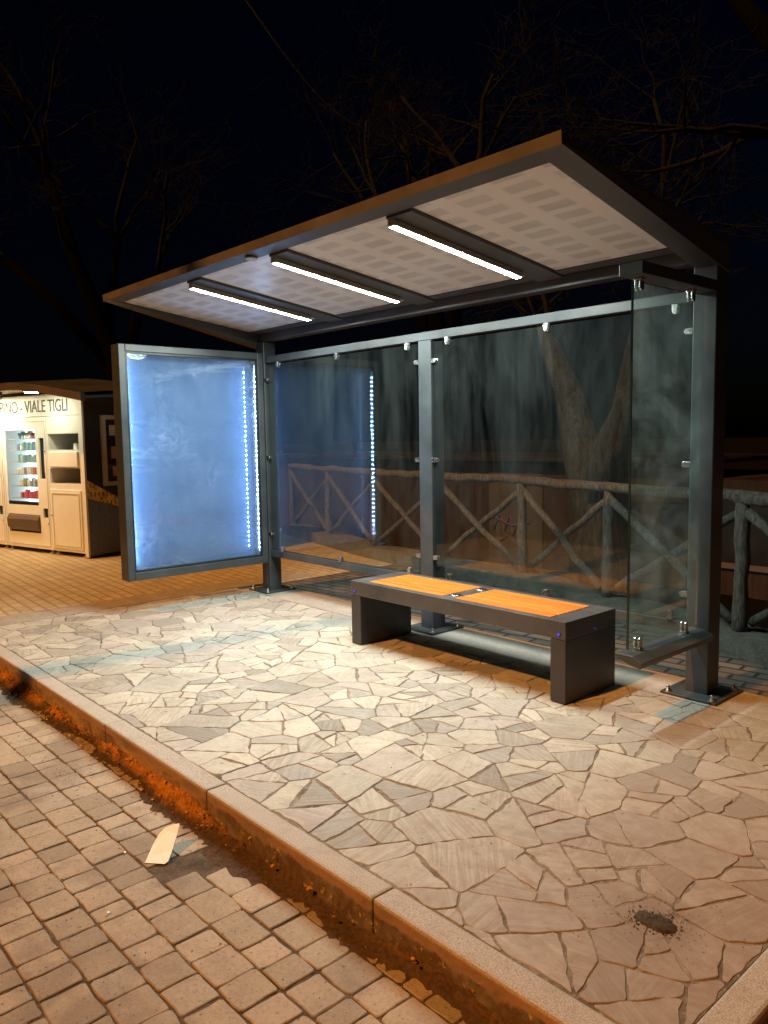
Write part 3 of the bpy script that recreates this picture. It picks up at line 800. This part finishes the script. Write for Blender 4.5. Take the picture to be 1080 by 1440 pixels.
# ------------------------------------------------------------------ vending kiosk
ka = math.atan2(.242, .97)
KO = Vector((-10.298, 3.938, 0))
KM = Matrix.Translation(KO) @ Matrix.Rotation(ka, 4, 'Z')
def kempty(name, u=0, v=0, z=0):
    return empty(name, KM @ Vector((u, v, z)), ka)
ki = kempty('vending_kiosk'); tag(ki, 'kiosk with wavy brown canopy sheltering the cream vending machines', 'kiosk')
def kb(*a, **k): return MB().box(*a, **k)
kb(.005, .045, .002, 1.55, .03, 2.16, bevel=.004).build('side_wall', M['mural'], ki)
kb(-.012, .047, -.03, .0, .012, 2.18, bevel=.003).build('corner_trim', M['cream'], ki)
kb(-3.9, .04, 1.56, 1.60, .03, 2.2).build('rear_wall', M['kiosk_dark'], ki)
sb = kb(-3.9, -.013, -.02, .04, 1.895, 2.19, bevel=.004).build('sign_board', M['cream'], ki)
# canopy with a gently arched front edge
mb = MB(); bm = mb.bm
def arch(u): return 2.305 - .125 * max(0, (u + .45)) ** 1.25 - .03 * max(0, -(u + 1.2)) ** 1.1
us = [-4.0 + 4.95 * i / 30 for i in range(31)]
for (v0, v1, dz0, dz1) in ((-.66, -.60, -.095, .0),):
    L = [[bm.verts.new((u, v, arch(u) + dz)) for (v, dz) in ((v0, dz0), (v0, dz1), (v1, dz1), (v1, dz0))] for u in us]
    for A, B in zip(L, L[1:]):
        for k in range(4): bm.faces.new((A[k], A[(k + 1) % 4], B[(k + 1) % 4], B[k]))
    bm.faces.new(L[0]); bm.faces.new(list(reversed(L[-1])))
bmesh.ops.recalc_face_normals(bm, faces=bm.faces)
mb.build('canopy_fascia', M['fascia'], ki)
mb = MB(); bm = mb.bm
L = [[bm.verts.new((u, v, z)) for (v, z) in ((-.598, arch(u) - .06), (1.65, 2.24 - .04 * max(0, u)))] for u in us]
for A, B in zip(L, L[1:]): bm.faces.new((A[0], B[0], B[1], A[1]))
mb.build('canopy_lining', M['soffit'], ki)
mb = MB(); bm = mb.bm
L = [[bm.verts.new((u, v, z)) for (v, z) in ((-.66, arch(u) + .002), (.4, arch(u) + .10), (1.7, arch(u) + .05))] for u in us]
for A, B in zip(L, L[1:]):
    for k in (0, 1): bm.faces.new((A[k], B[k], B[k + 1], A[k + 1]))
mb.build('canopy_roof', M['kiosk_dark'], ki)
lm = MB().cyl((-1.72, -.44, 2.215), (0, 0, -1), .16, .03, 28, .006).build('canopy_lamp', M['grey_frame'], ki)
MB().cyl((-1.72, -.44, 2.1845), (0, 0, -1), .14, .002, 28).build('lens', M['lamp'], lm)
lm = MB().cyl((-.42, -.42, 2.205), (0, 0, -1), .095, .02, 20, .004).build('canopy_lamp', M['grey_frame'], ki)  # extra lamp added to even the light on the cabinet fronts
MB().cyl((-.42, -.42, 2.1845), (0, 0, -1), .085, .002, 20).build('lens', M['lamp'], lm)
cm = MB().cyl((-1.20, -.40, 2.225), (0, 0, -1), .035, .05, 16, .004).tube([(-1.20, -.40, 2.15), (-1.12, -.52, 2.13)], [.03, .03], 14).build('security_camera', M['black'], ki)
# lettering on the sign board
cu = bpy.data.curves.new('sign_lettering', 'FONT'); cu.body = 'RPINO - VIALE TIGLI'; cu.size = .235; cu.extrude = .002; cu.space_character = .98
cu.align_x = 'RIGHT'; cu.align_y = 'CENTER'
tmp = bpy.data.objects.new('tmp', cu); COL.objects.link(tmp)
dg = bpy.context.evaluated_depsgraph_get(); me = bpy.data.meshes.new_from_object(tmp.evaluated_get(dg))
bpy.data.objects.remove(tmp)
xs = [v.co.x for v in me.vertices]; zs = [v.co.y for v in me.vertices]
sxx = 1.72 / (max(xs) - min(xs)); szz = .165 / (max(zs) - min(zs))
lo = bpy.data.objects.new('sign_lettering', me); me.materials.append(M['letters']); COL.objects.link(lo); lo.parent = sb
for v in me.vertices:
    x_, y_, z_ = v.co
    v.co = (-.262 + (x_ - max(xs)) * sxx, -.0235 - z_, 2.035 + (y_ - (max(zs) + min(zs)) / 2) * szz)

def cab_front(parent, u0, u1, holes, v=-.02, z0=.06, z1=1.89, t=.03):
    """front sheet of a cabinet with rectangular openings, laid out as strips"""
    mb = MB()
    zs = sorted({z0, z1, *[h[2] for h in holes], *[h[3] for h in holes]}); us_ = sorted({u0, u1, *[h[0] for h in holes], *[h[1] for h in holes]})
    for za, zb in zip(zs, zs[1:]):
        run = None
        for ua, ub in zip(us_, us_[1:]):
            solid = not any(h[0] <= (ua + ub) / 2 <= h[1] and h[2] <= (za + zb) / 2 <= h[3] for h in holes)
            if solid: run = [run[0], ub] if run else [ua, ub]
            if (not solid) and run: mb.box(run[0], run[1], v, v + t, za, zb); run = None
        if run: mb.box(run[0], run[1], v, v + t, za, zb)
    return mb.build('front', M['cream'], parent)
def frame_lines(parent, u0, u1, z0, z1, v, w=.012):
    b = MB(); b.box(u0, u0 + w, v - .006, v, z0, z1); b.box(u1 - w, u1, v - .006, v, z0, z1); b.box(u0 + w, u1 - w, v - .006, v, z0, z0 + w); b.box(u0 + w, u1 - w, v - .006, v, z1 - w, z1)
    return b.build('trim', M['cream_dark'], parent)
def feet(parent, us_):
    for uu in us_:
        MB().cyl((uu, .02, .0), (0, 0, 1), .04, .012, 16).cyl((uu, .02, .012), (0, 0, 1), .016, .05, 12).build('foot', M['grey_frame'], parent)

# display with rows of goods behind glass
t = NT('lit_display'); o = t.coords('Object', (14, 1, 9)); vv = t.n('ShaderNodeTexVoronoi'); vv.inputs['Scale'].default_value = 1.6; t.l(o, vv.inputs['Vector'])
M['lit_back'] = m_emit('display_backlight', (.80, .95, 1.0), 3.4)
def vend(name, u0, u1, label, goods):
    v_ = empty(name, KM @ Vector(((u0 + u1) / 2, 0, 0)), ka); tag(v_, label, 'vending machine', 'cream vending machines under the canopy')
    off = -(u0 + u1) / 2
    W = u1 - u0; a = off + u0 + .004; b = off + u1 - .004
    body = MB(); body.box(a, b, .0125, .85, .06, .25); body.box(a, b, .62, .85, .25, 1.885); body.box(a, a + .08, .0125, .62, .25, 1.885); body.box(b - .22, b, .0125, .62, .25, 1.885); body.box(a + .08, b - .22, .0125, .62, 1.74, 1.885)
    body.build('cabinet', M['cream'], v_)
    holes = [(a + .10, b - .265, .665, 1.72), (b - .19, b - .07, 1.04, 1.60), (a + .08, b - .245, .27, .53), (b - .165, b - .055, .50, .63)]
    cab_front(v_, a, b, holes)
    frame_lines(v_, a + .035, b - .03, .10, 1.84, -.0205)
    h = holes[0]
    d = kb(h[0] - .02, h[1] + .02, .30, .61, .60, 1.735).build('display_case', M['lit_back'], v_)
    kb(h[0], h[1], -.012, -.004, h[2] + .05, h[3], ).build('window', M['case_glass'], v_)
    kb(h[0], h[1], -.018, .008, h[2], h[2] + .048).build('window_sill', M['black'], v_)
    if goods:
        for zi, z in enumerate((.76, .93, 1.10, 1.27, 1.44, 1.60)):
            sh_ = kb(h[0], h[1], .03, .29, z - .012, z - .004).build('shelf', M['grey_frame'], v_)
            x = h[0] + .16 + rng.uniform(-.02, .05)
            while x < h[1] - .06:
                wv = rng.uniform(.035, .06); hh = rng.uniform(.07, .115)
                m_ = M['pack_red'] if zi == 0 else rng.choice((M['pack_blue'], M['pack_teal'], M['pack_white'], M['pack_green'], M['pack_teal'], M['pack_red'] if rng.random() < .3 else M['pack_white']))
                kb(x, x + wv, .04 + rng.uniform(0, .02), .10, z - .003, z + hh, bevel=.006).build('packet', m_, sh_)
                x += wv + rng.uniform(.004, .02)
    kb(holes[1][0], holes[1][1], .004, .0124, holes[1][2], holes[1][3]).build('coin_panel', M['black'], v_)
    kb(holes[1][0] + .085, holes[1][1] - .012, -.004, .0035, 1.12, 1.45).build('keypad', M['grey_frame'], v_)
    kb(holes[3][0], holes[3][1], .004, .0124, holes[3][2], holes[3][3]).build('change_tray', M['black'], v_)
    kb(holes[2][0], holes[2][1], .004, .0124, holes[2][2], holes[2][3]).build('hatch_recess', M['black'], v_)
    mb = MB(); q = holes[2]
    mb.prism([(-.012, q[2] + .03), (-.055, q[2] + .08), (-.062, q[3] - .07), (-.035, q[3] - .02), (-.012, q[3] - .005)], 'x', q[0] + .01, q[1] - .01, .003).build('delivery_flap', M['hatch'], v_)
    MB().cyl((b - .045, -.021, .42), (0, -1, 0), .012, .012, 12, .002).build('lock', M['steel'], v_)
    MB().cyl((b - .045, -.021, 1.42), (0, -1, 0), .010, .010, 12, .002).build('lock', M['steel'], v_)
    feet(v_, (a + .06, b - .06))
M['case_glass'] = m_glass('display_case_glass', .0, .02, .04, (.95, .97, .97))
M['hatch'] = m_paint('brown_hatch_plastic', (.11, .085, .065), .4, .15)
for n_, c in (('red', (.70, .16, .24)), ('blue', (.22, .34, .56)), ('teal', (.34, .58, .60)), ('white', (.80, .82, .81)), ('green', (.36, .52, .40))):
    M['pack_' + n_] = m_paint(n_ + '_packet', c, .35, .1)
vend('vending_machine', -1.89, -.775, 'cream vending machine with lit window of snacks beside the open-shelf cabinet', True)
vend('vending_machine', -3.02, -1.90, 'cream vending machine cut off by the left edge of the photo', True)
# cabinet with two open niches and a lower door
cb = kempty('storage_cabinet', -.40); tag(cb, 'cream cabinet with two open niches above a framed door, right of vending machine', 'cabinet')
of = .40
H = [(-.745 + of, -.06 + of, 1.44, 1.655), (-.735 + of, -.055 + of, .985, 1.185)]
cab_front(cb, -.77 + of, -.015 + of, H, z0=.06, z1=1.89)
b = MB(); b.box(-.77 + of, -.015 + of, .60, .85, .06, 1.885); b.box(-.77 + of, -.748 + of, .0105, .60, .06, 1.885); b.box(-.052 + of, -.015 + of, .0105, .60, .06, 1.885)
for (za, zb) in ((.06, .98), (1.19, 1.435), (1.66, 1.885)): b.box(-.7475 + of, -.0525 + of, .0105, .60, za, zb)
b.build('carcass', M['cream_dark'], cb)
kb(-.74 + of, -.055 + of, -.034, -.0205, .095, .90, bevel=.004).build('door', M['cream'], cb)
frame_lines(cb, -.70 + of, -.09 + of, .135, .86, -.0345, .014)
kb(-.70 + of, -.07 + of, -.05, -.0205, 1.205, 1.415, bevel=.01).build('drawer_panel', M['cream'], cb)
MB().cyl((-.72 + of, -.0345, .55), (0, -1, 0), .012, .014, 12, .002).build('lock', M['steel'], cb)
for x_, h_ in ((-.36, .09), (-.24, .075)):
    kb(x_ + of, x_ + .07 + of, .10, .16, 1.4365, 1.4365 + h_, bevel=.006).build('leaflet_box', M['pack_white'], cb)
feet(cb, (-.70 + of, -.08 + of))
# notice board hung on the kiosk side wall
nb = empty('notice_board', KM @ Vector((.046, .55, 1.42)), ka); tag(nb, 'framed glass notice case hung on the dark printed side of the kiosk', 'notice board')
b = MB(); y0, y1, z0, z1 = -.31, .31, -.47, .47; w = .055
b.box(.0, .05, y0, y0 + w, z0, z1, .004); b.box(.0, .05, y1 - w, y1, z0, z1, .004); b.box(.0, .05, y0 + w, y1 - w, z0, z0 + w, .004); b.box(.0, .05, y0 + w, y1 - w, z1 - w, z1, .004)
b.build('frame', M['grey_frame'], nb)
kb(.001, .012, y0 + w, y1 - w, z0 + w, z1 - w).build('back', M['kiosk_dark'], nb)
for (yy, zz, w_, h_) in ((-.12, .27, .12, .14), (.05, .20, .14, .2), (-.10, -.03, .13, .16), (.08, -.08, .1, .2), (-.08, -.28, .14, .13)):
    kb(.0125, .0145, yy - w_ / 2, yy + w_ / 2, zz - h_ / 2, zz + h_ / 2).build('notice', M['soffit'] if zz > 0 else M['pink'], nb)
kb(.040, .044, y0 + w + .001, y1 - w - .001, z0 + w + .001, z1 - w - .001).build('glass', M['case_glass'], nb)

# ------------------------------------------------------------------ log fence on its concrete ledge
FP = [(-10.6, 7.45), (-9.1, 7.05), (-7.67, 6.69), (-6.25, 6.46), (-5.01, 6.39), (-3.73, 5.93), (-2.40, 5.55), (-1.15, 5.12), (.1, 4.72)]
fe = empty('log_fence', (-5.01, 6.39, .12)); tag(fe, 'rustic brown log fence with crossed braces behind the shelter', 'fence')
OF = Vector((5.01, -6.39, -.12))
def wob_log(a, b, r0, r1, seg=7, j=.012):
    a, b = Vector(a), Vector(b); pts, rad = [], []
    for i in range(seg + 1):
        t_ = i / seg; k = j if 0 < i < seg else 0
        pts.append(a.lerp(b, t_) + Vector((rng.uniform(-k, k), rng.uniform(-k, k), rng.uniform(-k, k)))); rad.append((r0 + (r1 - r0) * t_) * rng.uniform(.88, 1.12))
    return pts, rad
def log(name, a, b, r0, r1, j=.012):
    p, q = wob_log(a, b, r0, r1, 7, j); o = MB().tube(p, q, 9, True, .07).build(name, M['log'], fe); o.location = OF; return o
for i, (x, y) in enumerate(FP):
    log('post', (x, y, .08), (x + rng.uniform(-.02, .02), y, 1.05), .052, .046, .01)
for (a, b) in zip(FP, FP[1:]):
    A, B = Vector((*a, 0)), Vector((*b, 0)); d = (B - A).normalized(); nrm = Vector((d.y, -d.x, 0)) * .05
    log('rail', A - d * .06 + Vector((0, 0, 1.085)), B + d * .06 + Vector((0, 0, 1.085)), .05, .045, .014)
    log('brace', A + d * .05 + nrm * .3 + Vector((0, 0, .98)), B - d * .05 + nrm * .3 + Vector((0, 0, .19)), .036, .033)
    log('brace', A + d * .05 - nrm + Vector((0, 0, .19)), B - d * .05 - nrm + Vector((0, 0, .98)), .036, .033)
mb = MB(); bm = mb.bm; prev = None
for i, (x, y) in enumerate(FP):
    a = Vector(FP[max(0, i - 1)]); b = Vector(FP[min(len(FP) - 1, i + 1)]); d = (b - a).normalized(); n = Vector((d.y, -d.x)); p = Vector((x, y))
    if n.y > 0: n = -n
    q = [(p + n * .20, -.03), (p + n * .185, .125), (p - n * .20, .13), (p - n * .20, -.9)]
    col = [bm.verts.new((v.x, v.y, z)) for v, z in q]
    if prev:
        for k in range(3): bm.faces.new((prev[k], col[k], col[k + 1], prev[k + 1]))
    prev = col
bmesh.ops.recalc_face_normals(bm, faces=bm.faces)
tag(mb.build('low_wall', M['ledge']), 'low mossy concrete ledge carrying the log fence', 'wall')

# low building on the lower ground behind the fence
t = NT('reddish_boarding'); o = t.coords('Object', (1, 1, 1)); sx = t.n('ShaderNodeSeparateXYZ'); t.l(o, sx.inputs[0])
n = t.noise(t.coords('Object', (8, 8, .8)), 3, 5, .65)
gr = t.math('LESS_THAN', t.math('FRACT', t.math('MULTIPLY', sx.outputs[0], 7.0)), .05)
c = t.mix(t.math('MULTIPLY', gr, .8), t.ramp(n, [(.3, (.020, .014, .014)), (.7, (.040, .027, .026))]), (.010, .008, .007))
t.pbr(c, .7, 0, t.bump(n, .3, .01), .3); M['red_board'] = t.m
M['grey_wall'] = m_paint('grey_plaster', (.055, .052, .052), .8, .25)
hut = empty('low_building', (-5.5, 8.2, -.7)); tag(hut, 'low dark red boarded building behind the log fence', 'building')
OH = Vector((5.5, -8.2, .7))
def hp(o, par=hut):
    o.parent = par
    if par is hut: o.location = OH
    return o
hp(MB().box(-13, -7.0, 8.2, 10.5, -.7, 1.20).build('wall', M['red_board']))
hp(MB().box(-6.995, -6.1, 8.19, 10.5, -.7, 1.20).build('wall', M['grey_wall']))
hp(MB().box(-6.095, 3, 8.2, 10.5, -.7, 1.04).build('wall', M['red_board']))
hp(MB().box(-13.2, -3.9, 8.05, 10.7, 1.202, 1.25, .006).build('roof', M['black']))
dr = hp(MB().box(-6.05, -5.0, 8.155, 8.198, -.6, 1.03, .005).build('door', M['red_door'] if 'red_door' in M else M['red_board']))
h = MB(); h.box(-5.20, -5.165, 8.13, 8.154, .48, .66, .005); h.tube([(-5.18, 8.13, .58), (-5.18, 8.09, .58), (-5.21, 8.085, .58), (-5.33, 8.085, .57)], [.014, .014, .015, .018], 8)
hp(h.build('handle', M['pink']), dr)
wf = MB(); wf.box(-3.95, -3.90, 8.16, 8.199, .1, .92); wf.box(-3.895, -2.3, 8.16, 8.199, .86, .92); wf.box(-3.895, -2.3, 8.17, 8.199, .1, .16)
wf = hp(wf.build('window', M['fascia'])); hp(MB().box(-3.893, -2.3, 8.185, 8.198, .165, .855).build('pane', M['black']), wf)
g = MB()
def scr(pts): g.tube([(x, 8.183, z) for x, z in pts], .012, 5)
scr([(-6.9, .28), (-6.78, .5), (-6.72, .26), (-6.62, .47), (-6.58, .22), (-6.45, .42), (-6.4, .2)]); scr([(-6.93, .45), (-6.6, .34), (-6.3, .40)]); scr([(-6.8, .12), (-6.66, .2), (-6.5, .1), (-6.42, .3)])
hp(g.build('graffiti', M['purple']))

# ------------------------------------------------------------------ trees
def tree(name, label, base, r0, limbs, seed, twig_len=1.0, lean=Vector((0, 0, 0)), group='bare trees around the shelter', mt='far_bark', density=1.0):
    rg = random.Random(seed)
    root = empty(name, base); tag(root, label, 'tree', group)
    tk, cr = MB(), MB()
    B = Vector(base)
    def rnd(v, a):
        w = Vector((rg.gauss(0, 1), rg.gauss(0, 1), rg.gauss(0, 1))); return (v.normalized() + w * a).normalized()
    def grow(p, d, L, rad, lev):
        seg = 5 if lev < 2 else 4; pts, rr = [p.copy()], [rad]; q = p.copy(); dd = d.normalized()
        for i in range(seg):
            dd = rnd(dd, .13 + .05 * lev); dd.z += .03 if lev < 3 else -.02; dd.normalize()
            q = q + dd * L / seg; pts.append(q.copy()); rr.append(max(.0028, rad * (1 - .62 * (i + 1) / seg)))
        (tk if lev == 0 else cr).tube(pts, rr, (8, 6, 4, 3, 3)[min(lev, 4)], lev < 2)
        if lev >= 4: return
        n = int((5, 6, 6, 4)[lev] * density + rg.random())
        for k in range(n):
            t_ = rg.uniform(.25, 1.0) if k else 1.0
            i = min(seg - 1, int(t_ * seg)); pp = pts[i].lerp(pts[i + 1], t_ * seg - i) if i < seg else pts[-1]
            nd = rnd(dd, .62 if lev < 3 else .75)
            grow(pp, nd, L * rg.uniform(.42, .68), max(.003, rr[min(i + 1, seg)] * rg.uniform(.5, .72)), lev + 1)
    for pts, rads in limbs:
        tk.tube([Vector(p) - B for p in pts], rads, 10, True, .08)
        e = Vector(pts[-1]) - B; d = (Vector(pts[-1]) - Vector(pts[-2])).normalized()
        for k in range(3):
            grow(e, rnd(d, .38), twig_len * rg.uniform(.8, 1.2), rads[-1] * rg.uniform(.6, .9), 1)
        if len(pts) > 3:
            m = Vector(pts[-2]) - B; grow(m, rnd(d, .7), twig_len * .8, rads[-2] * .45, 2)
    tk.build('trunk', M[mt], root, smooth=True); cr.build('crown', M['twig'], root, smooth=True)
    return root
tree('bare_tree', 'thick forked grey tree trunk seen through the right rear glass pane', (-4.75, 7.35, -.3), .3, [
    ([(-4.75, 7.35, -.3), (-4.76, 7.35, .4), (-4.84, 7.36, 1.0), (-5.0, 7.4, 1.45), (-5.22, 7.5, 2.0), (-5.55, 7.6, 2.55), (-5.8, 7.7, 2.85)], [.34, .27, .25, .2, .15, .11, .03]),
    ([(-4.80, 7.36, .8), (-4.62, 7.34, 1.3), (-4.38, 7.3, 1.75), (-4.25, 7.3, 2.4), (-4.3, 7.5, 2.9)], [.23, .2, .17, .14, .06])], 3, 1.7, mt='bark')
tree('bare_tree', 'bare dark tree rising above the middle of the shelter roof', (-9.2, 9.6, -.6), .2, [
    ([(-9.2, 9.6, -.6), (-9.15, 9.6, 1.5), (-9.2, 9.5, 3.2), (-9.3, 9.4, 4.6)], [.22, .19, .15, .1]),
    ([(-9.15, 9.6, 2.2), (-8.7, 9.4, 3.6), (-8.3, 9.3, 5.2)], [.14, .11, .08]),
    ([(-9.2, 9.55, 2.6), (-9.9, 9.6, 4.0), (-10.6, 9.7, 5.3)], [.13, .10, .07])], 11, 2.0)
tree('bare_tree', 'bare tree with drooping twigs at the upper right above the shelter', (-2.0, 8.9, -.6), .22, [
    ([(-2.0, 8.9, -.6), (-2.05, 8.9, 1.4), (-2.4, 8.8, 3.0), (-3.1, 8.7, 4.8), (-4.2, 8.8, 6.4)], [.24, .2, .17, .13, .09]),
    ([(-2.3, 8.85, 2.6), (-2.7, 8.2, 3.7), (-2.95, 7.3, 4.1)], [.12, .09, .05]),
    ([(-2.7, 8.8, 3.8), (-3.0, 8.6, 5.2), (-3.2, 8.4, 6.2)], [.11, .09, .06])], 29, 1.5)
tree('bare_tree', 'bare spreading tree behind the kiosk at the left', (-17.2, 7.6, -.2), .25, [
    ([(-17.2, 7.6, -.2), (-17.2, 7.6, 2.0), (-17.3, 7.3, 3.8), (-17.5, 6.7, 5.6), (-17.6, 6.3, 7.2)], [.28, .24, .19, .14, .09]),
    ([(-17.2, 7.5, 2.8), (-17.0, 7.9, 4.4), (-16.9, 8.3, 5.2)], [.16, .12, .08]),
    ([(-17.2, 7.5, 3.0), (-17.9, 6.4, 4.6), (-18.5, 5.6, 5.5)], [.16, .12, .08]),
    ([(-17.3, 7.3, 3.8), (-17.4, 7.5, 5.0), (-17.2, 7.6, 6.0)], [.12, .1, .07])], 41, 2.0)
# overhead cable
mb = MB(); A = Vector((-4.9, 3.28, 5.6)); Bp = Vector((-11.06, 9.53, 7.05)); pts = []
A = Vector((-5.33, 3.57, 4.9)) ; A0 = A + (A - Bp) * .25; pts = [A0.lerp(Bp, i / 24) - Vector((0, 0, .25 * math.sin(math.pi * i / 24))) for i in range(25)]
tag(mb.tube(pts, .011, 6).build('overhead_cable', M['fascia']), 'thin overhead cable crossing the dark sky above the roof', 'cable')

# ------------------------------------------------------------------ utility pole on the road, its shadow crosses the kerb
pp = Vector((-5.93, -1.75, ZR))
po = empty('utility_pole', pp); tag(po, 'tall grey concrete pole whose shadow falls across the left end of the kerb', 'pole')
MB().tube([(0, 0, 0), (0, 0, .02), (0, 0, 4), (0, 0, 8.6)], [.20, .17, .15, .12], 20).build('shaft', M['concrete'], po)
MB().cyl((0, 0, -.01), (0, 0, 1), .26, .05, 24, .01).build('base', M['concrete'], po)

# ------------------------------------------------------------------ light
w = bpy.data.worlds.new('World'); S.world = w; w.use_nodes = True
nt = w.node_tree; nt.nodes.clear()
sky = nt.nodes.new('ShaderNodeTexSky'); sky.sky_type = 'NISHITA'; sky.sun_disc = False
EL, AZ = R(50), Vector((-.14, -1, 0)).normalized()     # street light: high in front of the shelter
sky.sun_elevation = R(2); sky.sun_rotation = math.atan2(AZ.x, AZ.y)
mx = nt.nodes.new('ShaderNodeMix'); mx.data_type = 'RGBA'; mx.blend_type = 'MULTIPLY'; mx.inputs[0].default_value = 1.0
mx.inputs[7].default_value = (.14, .24, .85, 1)
bg = nt.nodes.new('ShaderNodeBackground'); bg.inputs[1].default_value = .0028
ow = nt.nodes.new('ShaderNodeOutputWorld')
nt.links.new(sky.outputs[0], mx.inputs[6]); nt.links.new(mx.outputs[2], bg.inputs[0]); nt.links.new(bg.outputs[0], ow.inputs[0])
sd = bpy.data.lights.new('street_light', 'SUN'); sd.energy = 3.6; sd.color = (1.0, .40, .085); sd.angle = R(2.0)
so = bpy.data.objects.new('street_light', sd); COL.objects.link(so)
src = Vector((AZ.x * math.cos(EL), AZ.y * math.cos(EL), math.sin(EL)))
so.rotation_euler = (-src).to_track_quat('-Z', 'Y').to_euler()

S.view_settings.view_transform = 'Standard'; S.view_settings.look = 'None'; S.view_settings.exposure = 0; S.view_settings.gamma = 1
S.render.engine = 'CYCLES'
cy = S.cycles
cy.use_denoising = True; cy.max_bounces = 10; cy.transparent_max_bounces = 16; cy.diffuse_bounces = 4; cy.glossy_bounces = 5
cy.sample_clamp_indirect = 6.0; cy.caustics_reflective = False; cy.caustics_refractive = False; cy.use_light_tree = True
